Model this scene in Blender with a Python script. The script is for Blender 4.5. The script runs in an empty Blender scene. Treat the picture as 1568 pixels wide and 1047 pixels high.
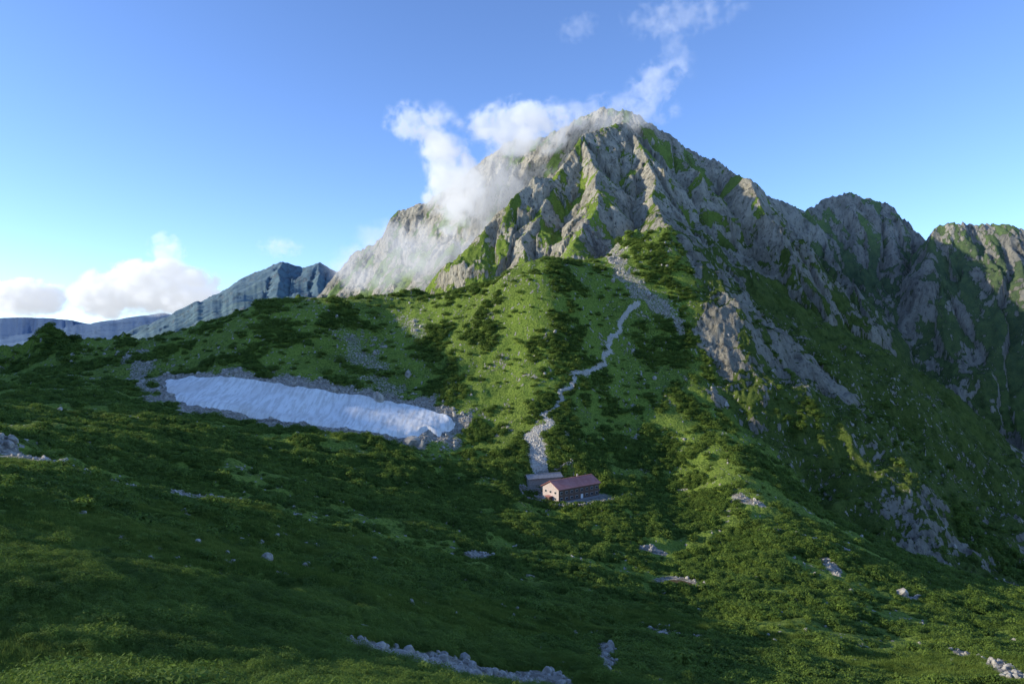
import bpy, math, numpy as np, random, time
from mathutils import Vector
T0=time.time()
random.seed(4); rng=np.random.default_rng(7)
scene=bpy.context.scene
F=1045.0
def unproject(u,v,y):            # image pixel and assumed depth -> world metres
    return ((u-784)/F*y, y, (523-v)/F*y)
# ---------------------------------------------------------------- noise
_p=np.random.default_rng(11).permutation(256); _p=np.concatenate([_p,_p,_p]).astype(np.int32)
_ga=np.random.default_rng(12).uniform(0,2*np.pi,256); _gx=np.cos(_ga).astype(np.float32); _gy=np.sin(_ga).astype(np.float32)
def perlin(x,y,seed=0):
    x=np.asarray(x)+seed*17.31; y=np.asarray(y)+seed*9.73
    xi=np.floor(x).astype(np.int64); yi=np.floor(y).astype(np.int64)
    xf=(x-xi).astype(np.float32); yf=(y-yi).astype(np.float32)
    xi&=255; yi&=255; x1=(xi+1)&255; y1=(yi+1)&255
    u=xf*xf*xf*(xf*(xf*6-15)+10); v=yf*yf*yf*(yf*(yf*6-15)+10)
    a=_p[xi]; b=_p[x1]
    def g(h,dx,dy): return _gx[h]*dx+_gy[h]*dy
    n00=g(_p[a+yi],xf,yf); n10=g(_p[b+yi],xf-1,yf)
    n01=g(_p[a+y1],xf,yf-1); n11=g(_p[b+y1],xf-1,yf-1)
    n0=n00+u*(n10-n00); n1=n01+u*(n11-n01)
    return (n0+v*(n1-n0))*1.5
def fbm(x,y,o=4,seed=0,g=0.5):
    s=0;a=1;t=0
    for i in range(o):
        s=s+a*perlin(x*2**i,y*2**i,seed+i*3); t+=a; a*=g
    return s/t
def ridged(x,y,o=4,seed=0,g=0.5):
    s=0;a=1;t=0
    for i in range(o):
        s=s+a*(1-2*np.abs(perlin(x*2**i,y*2**i,seed+i*3))); t+=a; a*=g
    return s/t
def sstep(a,b,x):
    t=np.clip((x-a)/(b-a),0,1); return t*t*(3-2*t)
# ---------------------------------------------------------------- base relief control points
cols={
-300:[(30,1000),(60,830),(120,690),(250,600),(400,550),(520,520),(700,600)],
0:[(12,1130),(30,1047),(60,860),(120,712),(150,702),(190,674),(260,630),(340,605),(430,580),(490,562),(520,536),(550,548),(700,680)],
100:[(30,1047),(60,870),(130,728),(150,728),(220,680),(300,635),(400,592),(480,550),(520,518),(550,530),(700,670)],
200:[(35,1047),(70,880),(110,790),(145,750),(175,748),(230,700),(300,652),(400,602),(470,558),(520,517),(560,540),(700,650)],
300:[(36,1047),(72,890),(112,815),(160,770),(195,764),(260,700),(330,655),(385,630),(430,588),(490,528),(522,500),(560,520),(700,650)],
400:[(40,1047),(80,900),(120,840),(170,790),(215,776),(300,702),(360,660),(390,640),(430,587),(485,515),(530,464),(565,478),(700,620)],
500:[(45,1047),(85,915),(130,855),(180,812),(225,790),(300,725),(360,675),(390,655),(430,597),(485,525),(540,456),(575,470),(700,620)],
600:[(50,1047),(90,930),(140,870),(190,832),(240,800),(300,748),(350,695),(390,664),(430,615),(480,550),(530,485),(562,452),(600,470),(720,600)],
700:[(60,1047),(100,950),(150,890),(200,858),(260,815),(320,765),(370,710),(400,675),(430,625),(480,540),(525,470),(545,446),(590,460)],
784:[(70,1047),(110,965),(160,905),(220,865),(290,805),(340,752),(385,695),(420,640),(460,560),(495,480),(525,413),(560,425)],
850:[(75,1047),(130,945),(200,890),(270,840),(325,785),(348,760),(372,722),(400,665),(430,610),(465,540),(495,462),(528,402),(570,405)],
930:[(75,1047),(130,965),(200,903),(270,850),(330,782),(380,720),(430,645),(480,550),(530,455),(570,398),(600,398)],
1030:[(85,1047),(140,978),(200,925),(260,875),(320,815),(380,745),(440,645),(500,535),(550,425),(590,354),(620,375)],
1130:[(95,1047),(150,983),(210,925),(270,865),(330,790),(385,705),(430,665),(480,610),(520,550),(545,520),(580,590),(650,760)],
1250:[(100,1047),(160,985),(220,920),(280,855),(330,805),(380,785),(430,762),(470,760),(530,860),(650,1040)],
1400:[(110,1047),(180,985),(250,920),(310,872),(380,855),(430,880),(520,990),(650,1160)],
1568:[(110,1047),(180,988),(250,938),(320,912),(380,925),(500,1080),(650,1220)],
1900:[(110,1060),(250,980),(400,1000),(650,1150)],
}
cp=[]
for u,l in cols.items():
    for y,v in l: 
        x,yy,z=unproject(u,v,y); cp.append((math.atan2(x,yy),math.hypot(x,yy),z))
for az in (-170,-130,-90,-60,-40,-20,0,20,40,60,90,130,170):
    a=math.radians(az); cp+= [(a,1.5,-1.9),(a,4,-3.3)]
    if abs(az)<70: cp+=[(a,10,-6.6)]
    cp+=[(a,2500,-600),(a,9000,-900),(a,40000,-1100)]
    if abs(az)<60: cp+=[(a,1100,-260)]
for az,r,z in [(-75,30,-11),(-75,100,-14),(-75,300,-10),(-75,600,-20),(-75,1200,-200),(-110,100,5),(-110,400,0),(-110,1200,-200),(-170,40,5),(-170,200,20),(-170,1000,-100),(170,40,-5),(170,200,0),(170,1000,-200),(110,30,-16),(110,100,-40),(110,400,-150),(80,30,-18),(80,100,-48),(80,300,-130),(80,700,-330)]:
    cp.append((math.radians(az),r,z))
cp=np.array(cp)
P=np.stack([cp[:,0]*1.6,np.log(cp[:,1])],1); V=cp[:,2]/cp[:,1]
def K(d2): return 0.5*d2*np.log(d2+1e-9)
n=len(P); A=np.zeros((n+3,n+3))
D2=((P[:,None]-P[None])**2).sum(-1); A[:n,:n]=K(D2)+np.eye(n)*2e-5
A[:n,n]=1;A[:n,n+1:]=P;A[n,:n]=1;A[n+1:,:n]=P.T
W=np.linalg.solve(A,np.concatenate([V,[0,0,0]]))
def tps(a,l):
    q=np.stack([a*1.6,l],1); out=np.zeros(len(q))
    for i in range(0,len(q),20000):
        s=q[i:i+20000]; d=((s[:,None]-P[None])**2).sum(-1)
        out[i:i+20000]=K(d)@W[:n]+W[n]+s@W[n+1:]
    return out
# ---------------------------------------------------------------- grid
AZ=np.concatenate([np.linspace(-179,-75,60,endpoint=False),np.linspace(-75,-39,90,endpoint=False),np.linspace(-39,39,1020,endpoint=False),np.linspace(39,75,70,endpoint=False),np.linspace(75,179,40)])
AZ=np.radians(AZ)
R=np.concatenate([np.geomspace(1.2,28,60,endpoint=False),np.geomspace(28,300,400,endpoint=False),np.linspace(300,600,280,endpoint=False),np.linspace(600,1250,520,endpoint=False),np.geomspace(1250,1900,50,endpoint=False),np.geomspace(1900,2800,130,endpoint=False),np.geomspace(2800,8000,50,endpoint=False),np.geomspace(8000,9600,30,endpoint=False),np.geomspace(9600,45000,30)])
LR=np.log(R)
ca=np.radians(np.concatenate([np.linspace(-179,-60,40,endpoint=False),np.linspace(-60,60,240,endpoint=False),np.linspace(60,179,40)]))
cl=np.linspace(LR[0],LR[-1],420)
CA,CL=np.meshgrid(ca,cl,indexing='ij')
TV=tps(CA.ravel(),CL.ravel()).reshape(CA.shape)
def bil(G,ga,gl,a,l):
    fa=np.interp(a,ga,np.arange(len(ga))); fl=np.interp(l,gl,np.arange(len(gl)))
    i=np.minimum(fa.astype(int),len(ga)-2); j=np.minimum(fl.astype(int),len(gl)-2)
    fa-=i; fl-=j
    return G[i,j]*(1-fa)*(1-fl)+G[i+1,j]*fa*(1-fl)+G[i,j+1]*(1-fa)*fl+G[i+1,j+1]*fa*fl
AA,RR=np.meshgrid(AZ,R,indexing='ij')
sh=AA.shape
a=AA.ravel(); r=RR.ravel(); X=r*np.sin(a); Y=r*np.cos(a)
base=bil(TV,ca,cl,a,np.log(r))*r
print('tps',time.time()-T0)
# ---------------------------------------------------------------- ridges
RID=[
 # pts(u,v,y), slope, ribs, crest jag
 ([(440,520,1200),(520,425,1150),(545,390,1130),(570,376,1110),(600,360,1100),(618,328,1100),(648,314,1090),(690,290,1080),(740,243,1060),(770,225,1040),(830,212,1010),(880,192,980),(925,172,960),(955,174,940),(985,182,935),(1010,203,935),(1050,225,935),(1090,247,930),(1118,262,920),(1135,288,915),(1190,312,940),(1240,328,980),(1262,306,1000),(1300,302,1000),(1350,314,1000),(1380,346,980),(1410,382,950),(1430,370,930),(1447,350,905),(1478,345,895),(1530,346,885),(1600,370,870),(1800,450,900)],1.65,1.0,1),
 ([(955,190,905),(935,197,880),(900,212,850),(870,240,820),(842,276,790),(820,276,778),(800,292,765),(780,318,745),(745,350,725),(718,420,700),(690,470,690)],1.55,1.0,1),
 ([(900,212,850),(908,250,800),(918,300,735),(900,345,680),(880,385,630)],1.4,.8,1),
 ([(842,276,790),(822,335,730),(805,385,685),(790,440,640)],1.4,.8,1),
 ([(955,190,905),(985,240,840),(1003,290,770),(1012,330,690),(1030,352,600)],1.3,.8,1),
 ([(1030,352,595),(1060,370,588),(1092,412,578),(1128,490,566)],1.6,.85,.5),
 ([(1010,203,935),(1040,250,890),(1075,280,840),(1092,345,775),(1112,410,725),(1140,490,680),(1165,560,645)],1.6,1,1),
 ([(1118,262,920),(1150,286,835),(1180,345,785),(1215,410,740),(1255,490,700),(1290,570,665)],1.7,1.1,1),
 ([(1240,328,980),(1240,385,900),(1290,430,830),(1318,495,785),(1365,570,740),(1420,650,700)],1.6,1,1),
 ([(1350,314,1000),(1365,380,930),(1400,470,870),(1450,560,810),(1510,650,760)],1.6,1.1,1),
 ([(1447,350,905),(1425,395,875),(1440,450,840),(1500,540,790),(1570,650,740)],1.6,1.1,1),
 ([(1530,346,885),(1560,420,830),(1620,520,780)],1.5,.9,1),
 ([(600,360,1100),(625,420,980),(650,480,880)],1.3,.8,1),
 ([(690,290,1080),(700,360,960),(690,430,860)],1.3,.8,1),
 # distant
 ([(60,600,2700),(150,545,2600),(210,505,2500),(290,470,2500),(350,440,2500),(400,413,2500),(430,400,2500),(462,410,2500),(490,401,2500),(520,420,2500),(570,470,2500),(640,540,2400)],0.95,.7,.4),
 ([(350,440,2500),(365,490,2250),(360,560,2000)],0.85,.6,.4),
 ([(290,470,2500),(270,520,2250),(260,580,2050)],0.85,.6,.4),
 ([(430,400,2500),(425,460,2250),(440,540,2000)],0.85,.6,.4),
 ([(490,401,2500),(485,465,2250),(500,540,2000)],0.85,.6,.4),
 ([(-900,500,9000),(-400,506,9000),(-100,492,9000),(0,489,9000),(45,480,9000),(110,495,9000),(180,488,9000),(250,478,9000),(330,497,9000),(500,505,9000),(800,500,9000)],0.3,.25,.3),
]
WR=[ # unseen hill left of the hollow, added to cast shade over it (world metres)
 ([(-760,640,168),(-690,550,180),(-655,470,180),(-625,405,160),(-605,350,106),(-585,265,80),(-565,140,68),(-545,20,64),(-525,-150,60)],1.2,.3,.3)]
best=np.full(X.shape,-1e9,np.float64); bd=np.zeros(X.shape); ba=np.zeros(X.shape); bR=np.zeros(X.shape); bJ=np.zeros(X.shape)
wx=X+11*perlin(X/70,Y/70,5)+4*perlin(X/22,Y/22,7); wy=Y+11*perlin(X/70,Y/70,6)+4*perlin(X/22,Y/22,8)
aoff=0
def do_ridge(pts,s,rb,jg,lo,hi):
    global aoff
    m=np.where((r>lo)&(r<hi))[0]
    x=wx[m];y=wy[m]; bb=best[m]; dd=bd[m];aa=ba[m];rr_=bR[m];jj=bJ[m]
    aoff+=777
    for p,q in zip(pts[:-1],pts[1:]):
        ex=q[0]-p[0];ey=q[1]-p[1];L2=ex*ex+ey*ey;L=math.sqrt(L2)
        t=np.clip(((x-p[0])*ex+(y-p[1])*ey)/L2,0,1)
        d=np.hypot(x-p[0]-t*ex,y-p[1]-t*ey)
        h=p[2]+t*(q[2]-p[2])-s*d*(1-0.3*np.minimum(d/300,1))
        k=h>bb
        bb[k]=h[k];dd[k]=d[k];aa[k]=(aoff+t*L)[k];rr_[k]=rb;jj[k]=jg
        aoff+=L
    best[m]=bb;bd[m]=dd;ba[m]=aa;bR[m]=rr_;bJ[m]=jj
for pts,s,rb,jg in RID:
    w=[unproject(*p) for p in pts]; ym=min(p[1] for p in w)
    if ym>5000: do_ridge(w,s,rb,jg,4500,30000)
    elif ym>1500: do_ridge(w,s,rb,jg,1350,4500)
    else: do_ridge(w,s,rb,jg,250,2300)
for pts,s,rb,jg in WR: do_ridge(pts,s,rb,jg,30,2500)
print('ridges',time.time()-T0)
sc=np.maximum(1,np.where(r>1400,r/620,1))
w1=perlin(X/90/sc,Y/90/sc,21)*18*np.where(sc>1,sc,1)
rib=ridged((ba+w1)/52/sc,bd/200/sc,2,31)*17+ridged((ba+w1*.6)/19/sc,bd/70/sc,2,41)*8
rib+=ridged(X/34/sc,Y/34/sc,5,51,.6)*10
fine=ridged((ba+w1*.3)/7.5/sc,bd/18/sc,2,61)*2.8+ridged(X/9,Y/9,3,62,.6)*2.4
env=np.minimum(bd/40/sc,1)
mz=best+(rib-5)*bR*(.26*bJ+env*.85)*np.where(sc>1,sc*.5,1)+fine*np.minimum(bR,1)*(.7+.4*env)*(sc<=1.01)
st=9.0+3*perlin(X/60,Y/60,66); ph=mz/st+fbm(X/40,Y/40,2,67)*1.5; fr=ph-np.floor(ph)
mz=np.where(sc<=1.01,mz+bR*st*.30*(sstep(.15,.75,fr)-fr),mz)
und=fbm(X/42,Y/34,3,71)*np.minimum(r*.026,5.0)+ridged(X/30,Y/14,2,73)*np.minimum(r*.010,1.5)-ridged(X/11,Y/9,3,75)*np.minimum(r*.008,1.4)*(.35+.65*sstep(-.3,.2,fbm(X/50,Y/50,2,79)))
und*=np.where(r<600,1,np.where(r<4000,4,12))
bz=base+und
k=np.where(r<3000,4.0,20.0)
hh=np.clip(.5+.5*(mz-bz)/k/2,0,1)
Z=bz*(1-hh)+mz*hh+k*2*hh*(1-hh)*.5
mtn=hh.copy()
HX,HY,HZ=32.0,350.0,-79.5
dh=np.hypot((X-HX)/26,(Y-HY)/19)
fl=1-sstep(.85,1.5,dh); Z=Z*(1-fl)+HZ*fl
# shallow basin for the tarn
PX,PY=58.0,238.0
ip_=np.argmin((X-PX)**2+(Y-PY)**2); PZ=float(Z[ip_])+.3
dp=np.hypot((X-PX)/8,(Y-PY)/9); fp=1-sstep(.8,1.8,dp)
Z=Z*(1-fp)+(PZ-.7*(1-sstep(.4,1.0,dp)))*fp
G=Z.reshape(sh)
def H(x,y):
    x=np.atleast_1d(np.asarray(x,float));y=np.atleast_1d(np.asarray(y,float))
    return bil(G,AZ,LR,np.arctan2(x,y),np.log(np.hypot(x,y)))
def hit(u,v,y0=30,y1=1200):
    yy=np.arange(y0,y1,1.0); xx=(u-784)/F*yy; zz=(523-v)/F*yy
    g=H(xx,yy); i=np.argmax(g>=zz)
    return (xx[i],yy[i],g[i])
def hits(l,**k): return [hit(u,v,**k) for u,v in l]
def dpoly(pts,x,y):
    d=np.full(x.shape,1e9)
    for p,q in zip(pts[:-1],pts[1:]):
        ex=q[0]-p[0];ey=q[1]-p[1];L2=ex*ex+ey*ey+1e-9
        t=np.clip(((x-p[0])*ex+(y-p[1])*ey)/L2,0,1)
        d=np.minimum(d,np.hypot(x-p[0]-t*ex,y-p[1]-t*ey))
    return d
def inpoly(pts,x,y):
    c=np.zeros(x.shape,bool); m=len(pts)
    for i in range(m):
        x0,y0=pts[i][:2];x1,y1=pts[(i+1)%m][:2]
        s=((y0>y)!=(y1>y))&(x<(x1-x0)*(y-y0)/(y1-y0+1e-12)+x0); c^=s
    return c
dZr=np.gradient(G,axis=1)/np.gradient(RR,axis=1)
dZa=np.gradient(G,axis=0)/(np.gradient(AA,axis=0)*RR)
slope=np.hypot(dZr,dZa).ravel()
# ---------------------------------------------------------------- land-cover, haze and painted-shade masks (world space)
trail=hits([(826,716),(818,695),(824,680),(812,668),(828,655),(846,650),(832,636),(852,624),(860,612),(858,602),(876,594),(880,578),(872,572),(893,574),(906,568),(916,560),(926,556),(924,546),(936,540),(930,528),(938,516),(950,507),(948,495),(957,482),(966,472),(978,466)],y0=350)
snow=hits([(252,582),(300,579),(360,580),(400,584),(450,594),(520,604),(580,614),(640,624),(680,634),(697,648),(688,660),(672,668),(655,660),(630,672),(600,669),(540,657),(470,648),(420,641),(360,632),(300,622),(270,612),(256,598)],y0=300)
near=(r<700)&(np.abs(a)<1.0)
idx=np.where(near)[0]
def full(vals,fill): 
    o=np.full(X.shape,fill,float); o[idx]=vals; return o
xn,yn=X[idx],Y[idx]
nz=fbm(xn/14,yn/14,4,91); nz2=fbm(xn/5,yn/5,3,95)
dt=dpoly(trail,xn,yn)
tw=1.2+3.8*np.exp(-((yn-385)/20)**2)+1.9*nz2
mtrail=1-sstep(tw*.7,tw*1.6,dt)
mtrail=np.where(tw>.3,mtrail,0)
ds=np.where(inpoly(snow,xn,yn),0,dpoly(snow+[snow[0]],xn,yn))
mscree=(1-sstep(3,16,ds+nz*16))*.85
def line(l,w,amp=.8,wob=2.2,**k):
    p=hits(l,**k); d=dpoly(p,xn,yn); return (1-sstep(w*.4,w*1.4,d+nz*w*wob))*amp
lines=[
 line([(0,683),(60,705),(120,722),(200,742),(290,758),(370,768)],4.5,1,y0=130),
 line([(600,1006),(640,1018),(720,1030),(830,1042)],4.6,1,wob=1.2,y0=40),
 line([(930,385),(950,410),(975,440),(1010,470),(1040,495)],7,.62,y0=420),
 line([(880,350),(915,380),(940,400)],6,.8,y0=500),
 line([(540,520),(575,570),(600,610)],11,.5,y0=350),
 line([(200,545),(215,580),(235,610)],8,.6,y0=350),
 line([(620,485),(640,510)],6,.5,y0=350),
 line([(985,838),(1010,845)],2.6,1,y0=200),
 line([(1000,965),(1060,975)],1.6,1,y0=90),(line([(925,985),(935,1030)],1.6,.8,y0=60)),
 line([(1190,812),(1240,822),(1290,838)],3.2,.85,y0=200),
 line([(1130,762),(1165,772)],3,.8,y0=200),
 line([(715,846),(750,848)],1.6,1,y0=150),
 line([(1380,912),(1400,915)],2.2,1,y0=150),line([(1265,860),(1280,880)],2.2,.9,y0=150),
 line([(1480,1000),(1560,1035)],3,.9,y0=80),
]
for l in lines: mscree=np.maximum(mscree,l)
speck=sstep(.48,.62,perlin(xn/2.1,yn/2.1,101)*.9+nz*.25+.08*sstep(430,500,yn))
mscree=np.maximum(mscree,speck*.85*(yn>60))
hutg=1-sstep(.55,.95,np.hypot((xn-HX)/24,(yn-HY)/17)+nz*.3)
mscree=np.maximum(mscree,hutg)
mscree=np.maximum(mscree,(1-sstep(.9,1.25,np.hypot((xn-PX)/8,(yn-PY)/9)+nz*.3))*.8)
scree=full(np.clip(mscree,0,1),0); trl=full(mtrail,0)
nr=fbm(X/26,Y/26,5,111,.6); strip=fbm((ba+w1)/30,bd/160,3,115)
score=(slope-1.5)*.20+nr*1.2+strip*1.3+(sstep(-20,190,Z)-.5)*.5-.02-.10*sstep(150,420,X)*sstep(240,120,Z)-.08*sstep(700,600,r)*sstep(100,200,X)
rock=sstep(-.1,.16,score)*sstep(.3,.9,mtn)*np.where(r>2000,.25,1)
lush=.5+.9*fbm(X/55,Y/55,3,121)+.5*fbm(X/12,Y/12,3,125)
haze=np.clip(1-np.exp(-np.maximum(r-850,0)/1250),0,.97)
# shade on the mountain flanks east of the hut, painted into their colour
flank_shade=sstep(.2,.8,mtn)*sstep(60,170,X)*sstep(190,90,Z)
print('masks',time.time()-T0)
# ---------------------------------------------------------------- build sheet
def newmesh(name,co,faces,link=True):
    me=bpy.data.meshes.new(name)
    me.vertices.add(len(co)); me.vertices.foreach_set('co',np.asarray(co,np.float32).ravel())
    faces=np.asarray(faces,np.int32); k_=faces.shape[1]
    me.loops.add(faces.size); me.loops.foreach_set('vertex_index',faces.ravel())
    me.polygons.add(len(faces)); me.polygons.foreach_set('loop_start',np.arange(0,faces.size,k_,dtype=np.int32))
    me.polygons.foreach_set('loop_total',np.full(len(faces),k_,np.int32))
    me.update(calc_edges=True)
    ob=bpy.data.objects.new(name,me)
    if link: scene.collection.objects.link(ob)
    return ob
na,nrr=sh
ii=np.arange(na*nrr).reshape(sh)
q=np.stack([ii[:-1,:-1],ii[:-1,1:],ii[1:,1:],ii[1:,:-1]],-1).reshape(-1,4)
ter=newmesh('mountain_terrain',np.stack([X,Y,Z],1),q)
ter.data.polygons.foreach_set('use_smooth',np.ones(len(q),bool))
if ter.data.polygons[len(q)//2].normal.z<0: ter.data.flip_normals()
def attr(ob,name,v):
    at=ob.data.attributes.new(name,'FLOAT','POINT'); at.data.foreach_set('value',np.asarray(v,np.float32))
for n_,v_ in (('rock',rock),('scree',scree),('trail',trl),('lush',lush),('haze',haze),('flank_shade',flank_shade)): attr(ter,n_,v_)
print('mesh',time.time()-T0)
# ---------------------------------------------------------------- node helper
class NT:
    def __init__(s,mat): mat.use_nodes=True; s.t=mat.node_tree; s.t.nodes.clear()
    def n(s,typ,**kw):
        nd=s.t.nodes.new(typ)
        for k_,v_ in kw.items(): setattr(nd,k_,v_)
        return nd
    def set(s,nd,key,v_):
        inp=nd.inputs[key]
        if isinstance(v_,bpy.types.NodeSocket): s.t.links.new(v_,inp)
        elif isinstance(v_,bpy.types.Node): s.t.links.new(v_.outputs[0],inp)
        else: inp.default_value=v_
    def at(s,name): return s.n('ShaderNodeAttribute',attribute_name=name).outputs['Fac']
    def math(s,op,a_,b_=0.0,c_=0.0,clamp=False):
        nd=s.n('ShaderNodeMath',operation=op,use_clamp=clamp); s.set(nd,0,a_); s.set(nd,1,b_)
        return nd.outputs[0]
    def ramp(s,f,lo,hi):
        nd=s.n('ShaderNodeMapRange',interpolation_type='SMOOTHSTEP'); s.set(nd,0,f); nd.inputs[1].default_value=lo; nd.inputs[2].default_value=hi; return nd.outputs[0]
    def mix(s,f,a_,b_):
        nd=s.n('ShaderNodeMix',data_type='RGBA'); s.set(nd,0,f)
        for k_,v_ in((6,a_),(7,b_)):
            if isinstance(v_,tuple): v_=v_+(1,) if len(v_)==3 else v_
            s.set(nd,k_,v_)
        return nd.outputs[2]
    def noise(s,vec,scale,detail=4,rough=.55,dist=0):
        nd=s.n('ShaderNodeTexNoise'); s.set(nd,'Vector',vec); nd.inputs['Scale'].default_value=scale; nd.inputs['Detail'].default_value=detail; nd.inputs['Roughness'].default_value=rough; nd.inputs['Distortion'].default_value=dist
        return nd.outputs[0]
# ---------------------------------------------------------------- terrain material
mat=bpy.data.materials.new('alpine_ground'); N=NT(mat)
pos=N.n('ShaderNodeNewGeometry').outputs['Position']
n_med=N.noise(pos,.12,5,.6); n_fin=N.noise(pos,.9,5,.65); n_vf=N.noise(pos,3.5,3,.6)
lushf=N.math('ADD',N.at('lush'),N.math('MULTIPLY',N.math('SUBTRACT',n_med,.5),1.2))
g1=N.mix(N.ramp(lushf,.1,.9),(.066,.118,.018),(.170,.262,.034))
g2=N.mix(N.ramp(N.math('ADD',n_fin,N.math('MULTIPLY',n_vf,.5)),.55,.95),g1,(.25,.31,.055))
g3=N.mix(N.math('MULTIPLY',N.ramp(n_fin,.50,.36),.55),g2,(.045,.075,.013))
g3=N.mix(N.math('MULTIPLY',N.at('flank_shade'),.68),g3,N.mix(N.ramp(n_med,.4,.6),(.022,.036,.010),(.060,.078,.020)))  # painted shade darkens the greens of the eastern flanks
mp=N.n('ShaderNodeMapping'); N.set(mp,'Vector',pos); mp.inputs['Scale'].default_value=(1,1,.35)
r_a=N.noise(mp.outputs[0],.045,8,.72,.3); r_b=N.noise(mp.outputs[0],.28,8,.74)
rc=N.mix(N.ramp(r_a,.40,.60),(.42,.375,.275),(.74,.665,.50))
rc=N.mix(N.math('MULTIPLY',N.ramp(r_b,.49,.37),.85),rc,(.11,.10,.078))
rc=N.mix(N.math('MULTIPLY',N.ramp(r_b,.54,.66),.6),rc,(.82,.745,.585))
rc=N.mix(N.math('MULTIPLY',N.at('flank_shade'),.40),rc,(.14,.13,.11))  # same painted shade on the flank rock
rf=N.ramp(N.math('ADD',N.at('rock'),N.math('MULTIPLY',N.math('SUBTRACT',N.math('ADD',r_b,r_a),1.0),2.8)),.40,.52)
c=N.mix(rf,g3,rc)
vor=N.n('ShaderNodeTexVoronoi',feature='F1'); N.set(vor,'Vector',pos); vor.inputs['Scale'].default_value=.9
sepc=N.n('ShaderNodeSeparateColor'); N.set(sepc,0,vor.outputs['Color'])
sc_c=N.mix(sepc.outputs[0],(.23,.20,.155),(.48,.43,.35))
sf=N.ramp(N.math('ADD',N.at('scree'),N.math('MULTIPLY',N.math('SUBTRACT',n_fin,.5),2.2)),.44,.60)
c=N.mix(sf,c,sc_c)
tf=N.ramp(N.math('ADD',N.at('trail'),N.math('MULTIPLY',N.math('SUBTRACT',n_fin,.5),1.6)),.44,.58)
c=N.mix(tf,c,N.mix(sepc.outputs[1],(.38,.34,.27),(.70,.64,.54)))
c=N.mix(N.at('haze'),c,(.13,.20,.30))  # aerial haze painted into the base colour by distance
hgt=N.math('ADD',N.math('MULTIPLY',N.math('ADD',N.math('MULTIPLY',r_b,2.2),N.math('MULTIPLY',r_a,5.0)),N.math('MULTIPLY',rf,3.0)),N.math('MULTIPLY',n_fin,1.2))
bmp=N.n('ShaderNodeBump'); bmp.inputs['Strength'].default_value=.9; bmp.inputs['Distance'].default_value=1.4; N.set(bmp,'Height',hgt)
pb=N.n('ShaderNodeBsdfPrincipled'); N.set(pb,'Base Color',c); pb.inputs['Roughness'].default_value=.95; pb.inputs['Specular IOR Level'].default_value=.1; N.set(pb,'Normal',bmp)
out=N.n('ShaderNodeOutputMaterial'); N.set(out,0,pb)
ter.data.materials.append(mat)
# ---------------------------------------------------------------- simple mats
def smat(name,c1,c2,scale=3,rough=.9,bump=.3,wave=None):
    m=bpy.data.materials.new(name); N=NT(m); tc=N.n('ShaderNodeTexCoord').outputs['Object']
    f=N.noise(tc,scale,5,.6); col=N.mix(N.ramp(f,.3,.7),c1,c2)
    b=N.n('ShaderNodeBump'); b.inputs['Strength'].default_value=bump; b.inputs['Distance'].default_value=.1; 
    if wave:
        w=N.n('ShaderNodeTexWave',bands_direction=wave[0]); N.set(w,'Vector',tc); w.inputs['Scale'].default_value=wave[1]; N.set(b,'Height',w.outputs['Fac'])
        col=N.mix(N.math('MULTIPLY',w.outputs['Fac'],.25),col,tuple(x*.6 for x in c1))
    else: N.set(b,'Height',f)
    p=N.n('ShaderNodeBsdfPrincipled'); N.set(p,'Base Color',col); p.inputs['Roughness'].default_value=rough; p.inputs['Specular IOR Level'].default_value=.2; N.set(p,'Normal',b)
    o=N.n('ShaderNodeOutputMaterial'); N.set(o,0,p); return m
def leafmat(name,lo,hi,alt):
    m=bpy.data.materials.new(name); N=NT(m)
    oi=N.n('ShaderNodeObjectInfo'); tone=N.at('tone')
    pos=N.n('ShaderNodeNewGeometry').outputs['Position']
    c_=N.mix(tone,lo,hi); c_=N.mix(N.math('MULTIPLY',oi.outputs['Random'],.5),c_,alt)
    c_=N.mix(N.math('MULTIPLY',N.ramp(N.noise(pos,.045,3),.42,.62),.5),c_,alt)
    c_=N.mix(N.math('MULTIPLY',N.ramp(N.noise(pos,.16,3),.55,.38),.35),c_,lo)
    p=N.n('ShaderNodeBsdfPrincipled'); N.set(p,'Base Color',c_); p.inputs['Roughness'].default_value=.75; p.inputs['Specular IOR Level'].default_value=.2
    t=N.n('ShaderNodeBsdfTranslucent'); N.set(t,0,c_)
    mx=N.n('ShaderNodeMixShader'); mx.inputs[0].default_value=.38; N.set(mx,1,p); N.set(mx,2,t)
    o=N.n('ShaderNodeOutputMaterial'); N.set(o,0,mx); return m
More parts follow.
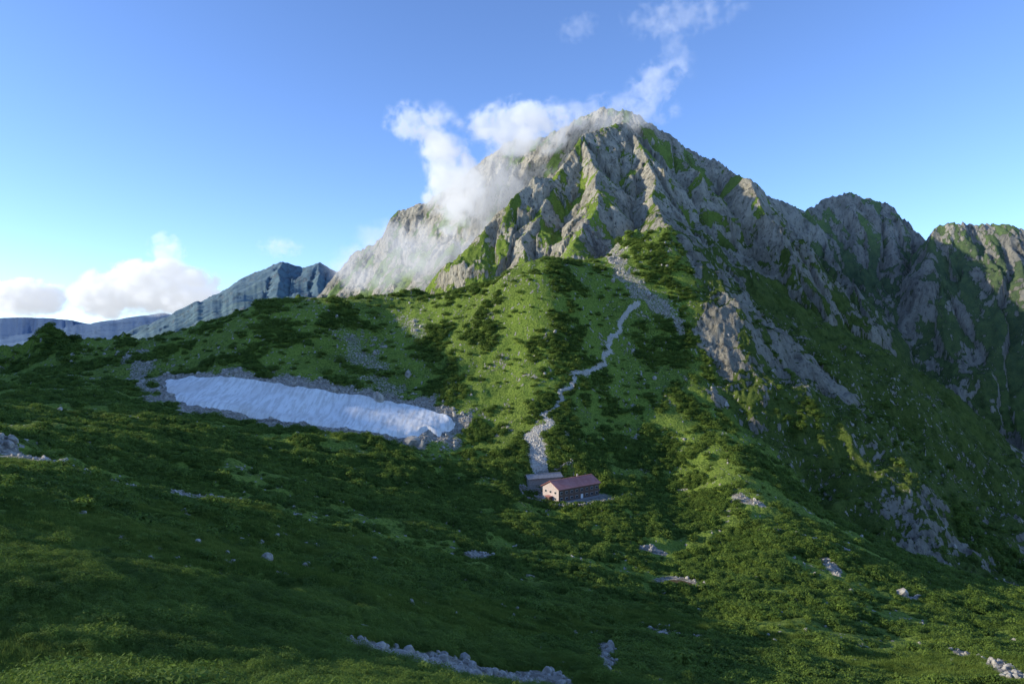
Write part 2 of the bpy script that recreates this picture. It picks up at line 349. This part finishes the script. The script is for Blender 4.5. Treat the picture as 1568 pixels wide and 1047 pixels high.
# ---------------------------------------------------------------- shrubs
def bush(name,seed,nl,mat_,flat=.6,leaf=.13,up=.25,thin=.35,nlob=5,lr0=.2):
    g=np.random.default_rng(seed); co=[];fa=[];tone=[]
    lob=[(g.uniform(-.3,.3),g.uniform(-.3,.3),g.uniform(lr0,.36)) for _ in range(nlob)]
    for k_ in range(nl):
        lx,ly,lr=lob[g.integers(nlob)]
        th=g.uniform(0,2*np.pi); ct=g.uniform(-.1,1); st=math.sqrt(max(0,1-ct*ct))
        d=np.array([st*math.cos(th),st*math.sin(th),ct]); rad=lr*g.uniform(.75,1.08)
        p=np.array([lx,ly,.05])+d*rad*np.array([1,1,flat*1.5])
        nrm=d+g.normal(0,.42,3)+np.array([0,0,up]); nrm/=np.linalg.norm(nrm)
        t=np.cross(nrm,g.normal(0,1,3)); t/=np.linalg.norm(t); b=np.cross(nrm,t)
        s=leaf*g.uniform(.6,1.3); i=len(co)
        co+= [p-t*s*.5,p-b*s*thin+nrm*s*.1,p+t*s*.7+nrm*s*.25,p+b*s*thin+nrm*s*.1]; fa.append((i,i+1,i+2,i+3))
        tn=np.clip(.08+.9*ct*g.uniform(.6,1.1)+g.normal(0,.12),0,1); tone+=[tn]*4  # bush shading painted in: low leaves darker, upper leaves lighter
    ob=newmesh(name,np.array(co),np.array(fa),link=False); attr(ob,'tone',tone); ob.data.materials.append(mat_); return ob
def grass(name,seed,nb,mat_):
    g=np.random.default_rng(seed); co=[];fa=[];tone=[]
    for k_ in range(nb):
        p=np.array([g.uniform(-.5,.5),g.uniform(-.5,.5),-.03]); an=g.uniform(0,6.28); h=g.uniform(.18,.42); w=g.uniform(.012,.03)
        t=np.array([math.cos(an),math.sin(an),0]); l=np.array([g.normal(0,.12),g.normal(0,.12),h]); i=len(co)
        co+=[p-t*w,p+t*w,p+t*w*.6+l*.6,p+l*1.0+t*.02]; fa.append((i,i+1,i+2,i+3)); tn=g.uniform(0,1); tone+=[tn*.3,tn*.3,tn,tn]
    ob=newmesh(name,np.array(co),np.array(fa),link=False); attr(ob,'tone',tone); ob.data.materials.append(mat_); return ob
def boulder(name,seed,mat_):
    import bmesh
    bm=bmesh.new(); bmesh.ops.create_icosphere(bm,subdivisions=2,radius=.5); g=np.random.default_rng(seed)
    pl=[(lambda d:(d/np.linalg.norm(d),g.uniform(.28,.45)))(g.normal(0,1,3)) for _ in range(9)]
    s=g.uniform(.7,1.25,3)
    for v in bm.verts:
        c_=np.array(v.co)
        for d,o in pl:
            e=c_@d-o
            if e>0: c_-=d*e
        v.co=Vector(c_*s)
    me=bpy.data.meshes.new(name); bm.to_mesh(me); bm.free(); me.materials.append(mat_)
    return bpy.data.objects.new(name,me)
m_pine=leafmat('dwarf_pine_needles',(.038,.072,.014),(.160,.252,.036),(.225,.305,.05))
m_gr=leafmat('meadow_grass',(.055,.095,.016),(.18,.28,.04),(.24,.30,.055))
m_st=smat('granite_boulder',(.24,.215,.175),(.50,.455,.38),2.5,.9,.5)
m_st2=smat('pale_stone',(.42,.38,.31),(.68,.63,.54),2.5,.9,.5)
def coll(name,obs):
    c_=bpy.data.collections.new(name)
    for o in obs: c_.objects.link(o)
    return c_
def scatter(name,pts,scl,rot,co_,zs=1.0,nv=4):
    me=bpy.data.meshes.new(name); me.vertices.add(len(pts)); me.vertices.foreach_set('co',np.asarray(pts,np.float32).ravel())
    ob=bpy.data.objects.new(name,me); scene.collection.objects.link(ob)
    at=me.attributes.new('scl','FLOAT_VECTOR','POINT'); at.data.foreach_set('vector',np.asarray(scl,np.float32).ravel())
    at=me.attributes.new('rot','FLOAT_VECTOR','POINT'); at.data.foreach_set('vector',np.asarray(rot,np.float32).ravel())
    at=me.attributes.new('var','INT','POINT'); at.data.foreach_set('value',rng.integers(0,nv,len(pts)).astype(np.int32))
    ng=bpy.data.node_groups.new(name+'_gn','GeometryNodeTree')
    ng.interface.new_socket('Geometry',in_out='INPUT',socket_type='NodeSocketGeometry'); ng.interface.new_socket('Geometry',in_out='OUTPUT',socket_type='NodeSocketGeometry')
    nn=ng.nodes; gi=nn.new('NodeGroupInput'); go=nn.new('NodeGroupOutput'); ip=nn.new('GeometryNodeInstanceOnPoints'); ci=nn.new('GeometryNodeCollectionInfo')
    ci.inputs[0].default_value=co_; ci.inputs['Separate Children'].default_value=True; ci.inputs['Reset Children'].default_value=True
    def na_(nm,t): x_=nn.new('GeometryNodeInputNamedAttribute'); x_.data_type=t; x_.inputs[0].default_value=nm; return x_.outputs[0]
    L=ng.links.new
    L(gi.outputs[0],ip.inputs['Points']); L(ci.outputs[0],ip.inputs['Instance']); ip.inputs['Pick Instance'].default_value=True
    L(na_('var','INT'),ip.inputs['Instance Index']); L(na_('scl','FLOAT_VECTOR'),ip.inputs['Scale'])
    er=nn.new('FunctionNodeEulerToRotation'); L(na_('rot','FLOAT_VECTOR'),er.inputs[0]); L(er.outputs[0],ip.inputs['Rotation'])
    L(ip.outputs[0],go.inputs[0])
    mo=ob.modifiers.new('scatter','NODES'); mo.node_group=ng
    return ob
def samp(arr,x,y): return bil(arr.reshape(sh),AZ,LR,np.arctan2(x,y),np.log(np.hypot(x,y)))
def candidates(n_,r0,r1,szf,azm=44):
    rr=np.linspace(r0,r1,400); pdf=rr/szf(rr)**2; cdf=np.cumsum(pdf);cdf/=cdf[-1]
    r_=np.interp(rng.random(n_),cdf,rr); a_=np.radians(rng.uniform(-azm,azm,n_)); return r_*np.sin(a_),r_*np.cos(a_),r_
szf=lambda r_: .85+.0050*r_
x,y,rr=candidates(200000,12,640,szf)
scr=samp(np.maximum(scree,trl),x,y); rk=samp(rock,x,y); mt=samp(mtn,x,y)
mead=fbm(x/42,y/36,3,131)+.4*fbm(x/9,y/9,2,135)
onsnow=inpoly(snow,x,y)
dhut=np.hypot((x-HX)/22,(y-HY)/15); dpd=np.hypot((x-PX)/8,(y-PY)/9)
prob=sstep(-.10,.08,mead+.16*np.exp(-((y-310)/80)**2)-.16*sstep(390,470,y)+.1*sstep(90,50,y)-.25*sstep(.4,.8,mt))*.95+.03
keep=(rng.random(len(x))<prob)&(scr<.35)&(rk<.4)&(~onsnow)&(dhut>1.0)&(dpd>1.2)
x,y,rr=x[keep],y[keep],rr[keep]
s=szf(rr)*rng.lognormal(.0,.30,len(x))*1.25
z=H(x,y)-.05*s
rot=np.stack([rng.normal(0,.12,len(x)),rng.normal(0,.12,len(x)),rng.uniform(0,6.28,len(x))],1)
pts=np.stack([x,y,z],1); scl=np.stack([s,s,s*rng.uniform(.7,1.15,len(x))],1)
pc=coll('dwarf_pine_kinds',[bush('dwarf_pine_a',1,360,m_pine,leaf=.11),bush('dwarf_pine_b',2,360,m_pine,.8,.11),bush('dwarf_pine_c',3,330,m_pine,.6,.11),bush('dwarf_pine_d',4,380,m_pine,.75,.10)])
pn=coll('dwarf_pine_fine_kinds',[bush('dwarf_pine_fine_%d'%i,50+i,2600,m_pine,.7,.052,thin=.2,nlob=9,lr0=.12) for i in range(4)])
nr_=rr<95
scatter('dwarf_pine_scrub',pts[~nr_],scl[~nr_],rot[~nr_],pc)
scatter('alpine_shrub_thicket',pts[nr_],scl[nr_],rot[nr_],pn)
print('bushes',len(x),nr_.sum(),time.time()-T0)
x,y,rr=candidates(60000,8,180,lambda r_:.4+.006*r_)
scr=samp(scree,x,y); keep=(scr<.5); x,y,rr=x[keep],y[keep],rr[keep]; s=(.45+.006*rr)*rng.uniform(.8,1.5,len(x))
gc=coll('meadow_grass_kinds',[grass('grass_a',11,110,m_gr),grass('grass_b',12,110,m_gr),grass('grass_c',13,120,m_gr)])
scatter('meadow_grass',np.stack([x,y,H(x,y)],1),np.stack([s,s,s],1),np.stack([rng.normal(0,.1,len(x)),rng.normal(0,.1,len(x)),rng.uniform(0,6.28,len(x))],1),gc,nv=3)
# boulders on scree
x,y,rr=candidates(170000,35,620,lambda r_:.45+.004*r_,40)
scr=samp(scree,x,y); keep=(rng.random(len(x))<sstep(.25,.9,scr)*.5)&(~inpoly(snow,x,y))&(np.hypot((x-HX)/20,(y-HY)/14)>.9)&(np.hypot((x-PX)/8,(y-PY)/9)>.9)
x,y,rr=x[keep],y[keep],rr[keep]; s=(.46+.0020*rr)*rng.lognormal(0,.5,len(x))
bc=coll('boulder_kinds',[boulder('boulder_%d'%i,20+i,m_st) for i in range(4)])
scatter('boulder_scree',np.stack([x,y,H(x,y)],1),np.stack([s,s,s*.8],1),rng.uniform(0,6.28,(len(x),3)),bc)
print('boulders',len(x))
# trail stones
tp=[]
for i in range(6000):
    k_=rng.integers(len(trail)-1); t=rng.random(); p,q_=trail[k_],trail[k_+1]
    yy=p[1]+(q_[1]-p[1])*t; w=1.1+3.6*math.exp(-((yy-385)/20)**2)
    tp.append((p[0]+(q_[0]-p[0])*t+rng.normal(0,w*.6),yy+rng.normal(0,w*.6)))
tp=np.array(tp); s=rng.lognormal(-.45,.45,len(tp))*.9
tc_=coll('trail_stone_kinds',[boulder('trail_stone_%d'%i,40+i,m_st2) for i in range(4)])
scatter('stony_mountain_trail',np.stack([tp[:,0],tp[:,1],H(tp[:,0],tp[:,1])],1),np.stack([s,s,s*.6],1),rng.uniform(0,6.28,(len(tp),3)),tc_)
# tarn
an=np.linspace(0,2*np.pi,49)[:-1]; pr=1+.22*perlin(np.cos(an)*1.3,np.sin(an)*1.3,201)*2
pv=[(PX,PY,PZ-.3)]+[(PX+8.6*p_*math.cos(t_),PY+9.5*p_*math.sin(t_),PZ-.3) for p_,t_ in zip(pr,an)]
pond=newmesh('alpine_pond',pv,[(0,1+i,1+(i+1)%48) for i in range(48)])
pond.data.materials.append(smat('peaty_water',(.10,.065,.03),(.16,.11,.055),.3,.12,.02))
# ---------------------------------------------------------------- snow
sx=np.array([p[0] for p in snow]); sy=np.array([p[1] for p in snow])
gx_,gy_=np.meshgrid(np.arange(sx.min()-3,sx.max()+3,.8),np.arange(sy.min()-3,sy.max()+3,.8),indexing='ij')
fx,fy=gx_.ravel(),gy_.ravel(); ins=inpoly(snow,fx,fy); d=dpoly(snow+[snow[0]],fx,fy); sd=np.where(ins,d,-d)+fbm(fx/9,fy/9,4,141)*2.6
hs=sum(H(fx+dx,fy+dy) for dx in(-6,0,6) for dy in(-6,0,6))/9
wgt=sstep(0,6,sd)
zz=H(fx,fy)*(1-wgt)+hs*wgt+np.clip(sd,-1.5,2.2)*.7+fbm(fx/14,fy/14,2,145)*.35*wgt+perlin(fx/2.0,fy/5,149)*.05
kk=(sd>-1.4).reshape(gx_.shape); id_=np.arange(fx.size).reshape(gx_.shape)
cell=kk[:-1,:-1]&kk[1:,:-1]&kk[1:,1:]&kk[:-1,1:]
qq=np.stack([id_[:-1,:-1],id_[1:,:-1],id_[1:,1:],id_[:-1,1:]],-1)[cell]
sno=newmesh('snow_patch',np.stack([fx,fy,zz],1),qq)
sno.data.polygons.foreach_set('use_smooth',np.ones(len(qq),bool))
m=bpy.data.materials.new('old_snow'); N=NT(m); pos=N.n('ShaderNodeNewGeometry').outputs['Position']
mp=N.n('ShaderNodeMapping'); N.set(mp,'Vector',pos); mp.inputs['Scale'].default_value=(1,.16,.16); mp.inputs['Rotation'].default_value=(0,0,.6)
f=N.noise(mp.outputs[0],.55,5,.6); f2=N.noise(pos,.05,3); f3=N.noise(pos,.5,4,.7)
col=N.mix(N.ramp(f,.38,.58),(.72,.68,.61),(.93,.90,.83)); col=N.mix(N.math('MULTIPLY',N.ramp(f2,.46,.66),.35),col,(.58,.51,.42))
col=N.mix(N.math('MULTIPLY',N.ramp(f3,.60,.72),.55),col,(.40,.35,.28))
b=N.n('ShaderNodeBump'); b.inputs['Strength'].default_value=.25; b.inputs['Distance'].default_value=.5; N.set(b,'Height',f)
p=N.n('ShaderNodeBsdfPrincipled'); N.set(p,'Base Color',col); p.inputs['Roughness'].default_value=.85; p.inputs['Specular IOR Level'].default_value=.1; N.set(p,'Normal',b)
o=N.n('ShaderNodeOutputMaterial'); N.set(o,0,p); sno.data.materials.append(m)
# ---------------------------------------------------------------- hut
import bmesh
def box(name,par,lo,hi,mat_,bev=0):
    bm=bmesh.new(); bmesh.ops.create_cube(bm,size=1)
    for v in bm.verts:
        v.co=Vector([lo[i]+(v.co[i]+.5)*(hi[i]-lo[i]) for i in range(3)])
    me=bpy.data.meshes.new(name); bm.to_mesh(me); bm.free(); me.materials.append(mat_)
    o=bpy.data.objects.new(name,me); scene.collection.objects.link(o); o.parent=par; return o
def poly(name,par,vs,fs,mat_):
    me=bpy.data.meshes.new(name); me.from_pydata(vs,[],fs); me.update(); me.materials.append(mat_)
    o=bpy.data.objects.new(name,me); scene.collection.objects.link(o); o.parent=par; return o
m_pale=smat('pale_pink_siding',(.50,.40,.35),(.64,.53,.47),1.2,.8,.2,('Z',3.0))
m_brown=smat('brown_siding',(.12,.075,.055),(.18,.115,.085),1.2,.8,.3,('X',4.0))
m_roof=smat('red_metal_roof',(.46,.17,.14),(.58,.26,.22),.4,.5,.4,('X',2.2))
m_grey=smat('weathered_grey_roof',(.26,.24,.215),(.40,.37,.335),1,.7,.4)
m_glass=smat('window_glass',(.02,.025,.03),(.05,.06,.07),1,.15,0)
m_frame=smat('white_frame',(.6,.58,.55),(.75,.73,.7),5,.6,.1)
def house(name,org,ang,L,Wd,hw,hr,mg,ms,mr,wins=True):
    e=bpy.data.objects.new(name,None); scene.collection.objects.link(e); e.location=org; e.rotation_euler=(0,0,ang)
    box('foundation',e,(-.3,-.3,-4),(L+.3,Wd+.3,.3),m_st)
    poly('long_walls',e,[(0,0,.3),(L,0,.3),(L,0,hw),(0,0,hw),(0,Wd,.3),(L,Wd,.3),(L,Wd,hw),(0,Wd,hw)],[(0,1,2,3),(5,4,7,6)],ms)
    poly('gable_walls',e,[(0,0,.3),(0,0,hw),(0,Wd/2,hr),(0,Wd,hw),(0,Wd,.3),(L,0,.3),(L,0,hw),(L,Wd/2,hr),(L,Wd,hw),(L,Wd,.3)],[(0,1,2,3,4),(9,8,7,6,5)],mg)
    o=.8; sl_=(hr-hw)/(Wd/2); t=.22; y0,y1=-o,Wd+o; ze=hw-o*sl_+.05; zr=hr+.05
    for nm,ya in(('roof_near_slope',y0),('roof_far_slope',y1)):
        poly(nm,e,[(-o,ya,ze),(L+o,ya,ze),(L+o,Wd/2,zr),(-o,Wd/2,zr),(-o,ya,ze+t),(L+o,ya,ze+t),(L+o,Wd/2,zr+t),(-o,Wd/2,zr+t)],[(4,5,6,7),(0,3,2,1),(0,1,5,4),(0,4,7,3),(1,2,6,5)],mr)
    box('ridge_cap',e,(-o-.05,Wd/2-.25,zr+t-.05),(L+o+.05,Wd/2+.25,zr+t+.12),mr)
    if wins:
        k_=0
        for zc in (1.7,4.6):
            for i in range(8):
                xc=1.8+i*(L-3.6)/7
                if zc<3 and i==4:
                    box('door',e,(xc-.8,-.12,.35),(xc+.8,-.02,2.5),m_frame); continue
                box('window_frame_%d'%k_,e,(xc-.85,-.08,zc-.65),(xc+.85,-.01,zc+.65),m_frame); box('window_%d'%k_,e,(xc-.76,-.14,zc-.56),(xc+.76,-.085,zc+.56),m_glass); k_+=1
            for yc in (Wd*.2,Wd*.5,Wd*.8):
                if zc<3 and yc==Wd*.5: continue
                box('window_frame_%d'%k_,e,(-.08,yc-.7,zc-.6),(-.01,yc+.7,zc+.6),m_frame); box('window_%d'%k_,e,(-.14,yc-.6,zc-.5),(-.085,yc+.6,zc+.5),m_glass); k_+=1
        box('porch_wall',e,(-2.2,Wd*.38,.2),(-.15,Wd*.62,2.6),m_brown); box('porch_roof',e,(-2.6,Wd*.34,2.62),(-.16,Wd*.66,2.8),mr)
        box('chimney',e,(L*.7,Wd*.62,hr-1.2),(L*.7+.7,Wd*.62+.7,hr+1.1),m_grey)
        box('veranda_deck',e,(2,-3.2,.1),(L-2,-.32,.35),m_grey)
    return e
hut=house('mountain_hut',(23.0,336.5,HZ+.1),math.radians(38),28,12,6.8,9.8,m_pale,m_brown,m_roof)
house('stone_shed',(9.0,361,HZ+4.4),math.radians(22),19,5.5,2.8,4.2,m_st,m_st,m_grey,False)
wp=[]
def wall(p,q_,h,zb=HZ):
    L=math.dist(p,q_)
    for i in range(int(L*h*5)):
        t=rng.random(); x_=p[0]+(q_[0]-p[0])*t+rng.normal(0,.25); y_=p[1]+(q_[1]-p[1])*t+rng.normal(0,.25)
        wp.append((x_,y_,float(H(x_,y_)[0])+rng.uniform(-.2,h)))
wall((21,332),(36,331),1.6); wall((36,331),(53,344),1.4); wall((6,345),(21,332),1.3); wall((6,345),(4,356),1.8); wall((4,356),(26,361),2.8); wall((14,370),(34,378),1.5); wall((53,344),(57,352),1.2)
wp=np.array(wp); s=rng.uniform(.5,1.1,len(wp))
scatter('dry_stone_wall',wp,np.stack([s,s,s*.7],1),rng.uniform(0,6.28,(len(wp),3)),bc)
# ---------------------------------------------------------------- clouds
def cloud(u,v,y,w,h,dep,dens,nscale,seed,C=.0,B=2.2,A=1.3,emi=.0,rotz=0,tilt=0,step=1.6,hard=.7):
    bm=bmesh.new(); bmesh.ops.create_icosphere(bm,subdivisions=3,radius=1)
    me=bpy.data.meshes.new('cloud'); bm.to_mesh(me); bm.free()
    o=bpy.data.objects.new('cloud',me); scene.collection.objects.link(o)
    o.location=unproject(u,v,y); k_=y/F; sx_,sz_=w*.5*k_,h*.5*k_; o.scale=(sx_,dep,sz_); o.rotation_euler=(0,math.radians(tilt),rotz)
    m=bpy.data.materials.new('cloud_vapour'); N=NT(m); tc=N.n('ShaderNodeTexCoord').outputs['Object']
    ln=N.n('ShaderNodeVectorMath',operation='LENGTH'); N.set(ln,0,tc)
    mp=N.n('ShaderNodeMapping'); N.set(mp,'Vector',tc); mn=min(sx_,sz_); mp.inputs['Scale'].default_value=(sx_/mn,dep/mn,sz_/mn); mp.inputs['Location'].default_value=(seed*3.7,seed*1.3,seed*5.1)
    nf=N.noise(mp.outputs[0],nscale,6,.6,.25)
    d=N.math('ADD',N.math('MULTIPLY',N.math('SUBTRACT',1.0,ln.outputs['Value']),A),N.math('MULTIPLY',N.math('SUBTRACT',nf,.5),B*2))
    d=N.math('SUBTRACT',d,.25+C,clamp=False); d=N.math('MULTIPLY',N.ramp(d,0,hard),dens)
    d=N.math('MULTIPLY',d,N.ramp(ln.outputs['Value'],1.0,.8))
    vs=N.n('ShaderNodeVolumePrincipled'); vs.inputs['Color'].default_value=(1,1,1,1); vs.inputs['Anisotropy'].default_value=.2; N.set(vs,'Density',d)
    if emi: N.set(vs,'Emission Strength',N.math('MULTIPLY',d,emi)); vs.inputs['Emission Color'].default_value=(.88,.93,1,1)  # added glow stands in for light scattered within the cloud
    ou=N.n('ShaderNodeOutputMaterial'); N.set(ou,'Volume',vs); m.cycles.volume_step_rate=step
    me.materials.append(m)
E=.44
cloud(235,440,7000,230,95,500,.016,1.5,1,-.1,B=1.6,emi=E,hard=.4)
cloud(165,455,6900,120,75,400,.016,1.6,21,-.1,B=1.6,emi=E,hard=.4)
cloud(255,385,7000,60,70,250,.003,1.6,22,.0,emi=E,hard=.5)
cloud(300,462,6900,120,60,400,.012,1.6,23,-.1,B=1.6,emi=E,hard=.4)
cloud(40,455,7000,150,66,400,.014,1.6,2,-.1,B=1.6,emi=E,hard=.4)
cloud(690,272,940,112,250,40,.045,1.7,3,-.12,emi=E,tilt=-12)
cloud(800,195,940,205,105,42,.045,1.6,4,-.08,emi=E,tilt=-5)
cloud(632,188,940,110,75,30,.030,1.9,5,-.0,emi=E,tilt=15)
cloud(630,400,880,300,150,55,.012,1.3,6,-.15,emi=E)
cloud(765,290,905,220,200,45,.015,1.4,11,-.15,emi=E,tilt=-30)
cloud(930,178,905,250,80,32,.013,1.6,7,-.05,emi=E,tilt=-5)
cloud(1000,128,960,150,80,32,.014,2.0,8,.05,emi=E,tilt=-42)
cloud(1040,25,980,240,75,30,.008,2.1,9,.08,emi=E,tilt=-8)
cloud(1035,75,980,120,60,28,.005,1.8,13,.0,emi=E,tilt=60)
cloud(885,42,980,80,50,30,.005,2.0,12,.08,emi=E,tilt=-20)
cloud(430,378,4000,90,40,150,.003,1.6,10,.1,emi=E)
# ---------------------------------------------------------------- light
AZS=math.radians(96); EL=math.radians(16)
ts=Vector((-math.sin(AZS)*math.cos(EL),math.cos(AZS)*math.cos(EL),math.sin(EL)))
l=bpy.data.lights.new('sun','SUN'); l.energy=5; l.angle=math.radians(.5); l.color=(1,.93,.76)
lo=bpy.data.objects.new('sun',l); scene.collection.objects.link(lo); lo.rotation_euler=ts.to_track_quat('Z','Y').to_euler()
wd=bpy.data.worlds.new('World'); scene.world=wd; wd.use_nodes=True; nt=wd.node_tree; bg=nt.nodes['Background']
sk=nt.nodes.new('ShaderNodeTexSky'); sk.sky_type='NISHITA'; sk.sun_disc=False; sk.sun_elevation=EL; sk.sun_rotation=-AZS; sk.altitude=2500; sk.air_density=1.0; sk.dust_density=1.3; sk.ozone_density=2.0
mx=nt.nodes.new('ShaderNodeMix'); mx.data_type='RGBA'; mx.blend_type='MULTIPLY'; mx.inputs[0].default_value=1; mx.inputs[7].default_value=(1.45,1.65,2.12,1)
nt.links.new(sk.outputs[0],mx.inputs[6]); nt.links.new(mx.outputs[2],bg.inputs[0]); bg.inputs[1].default_value=.15
scene.view_settings.view_transform='Standard'; scene.view_settings.look='None'; scene.view_settings.exposure=0
cam=bpy.data.cameras.new('camera'); cam.lens=24; cam.sensor_width=36; cam.clip_end=100000; cam.clip_start=.5
co=bpy.data.objects.new('camera',cam); scene.collection.objects.link(co); co.location=(0,0,0); co.rotation_euler=(math.radians(90),0,0); scene.camera=co
print('done',time.time()-T0)
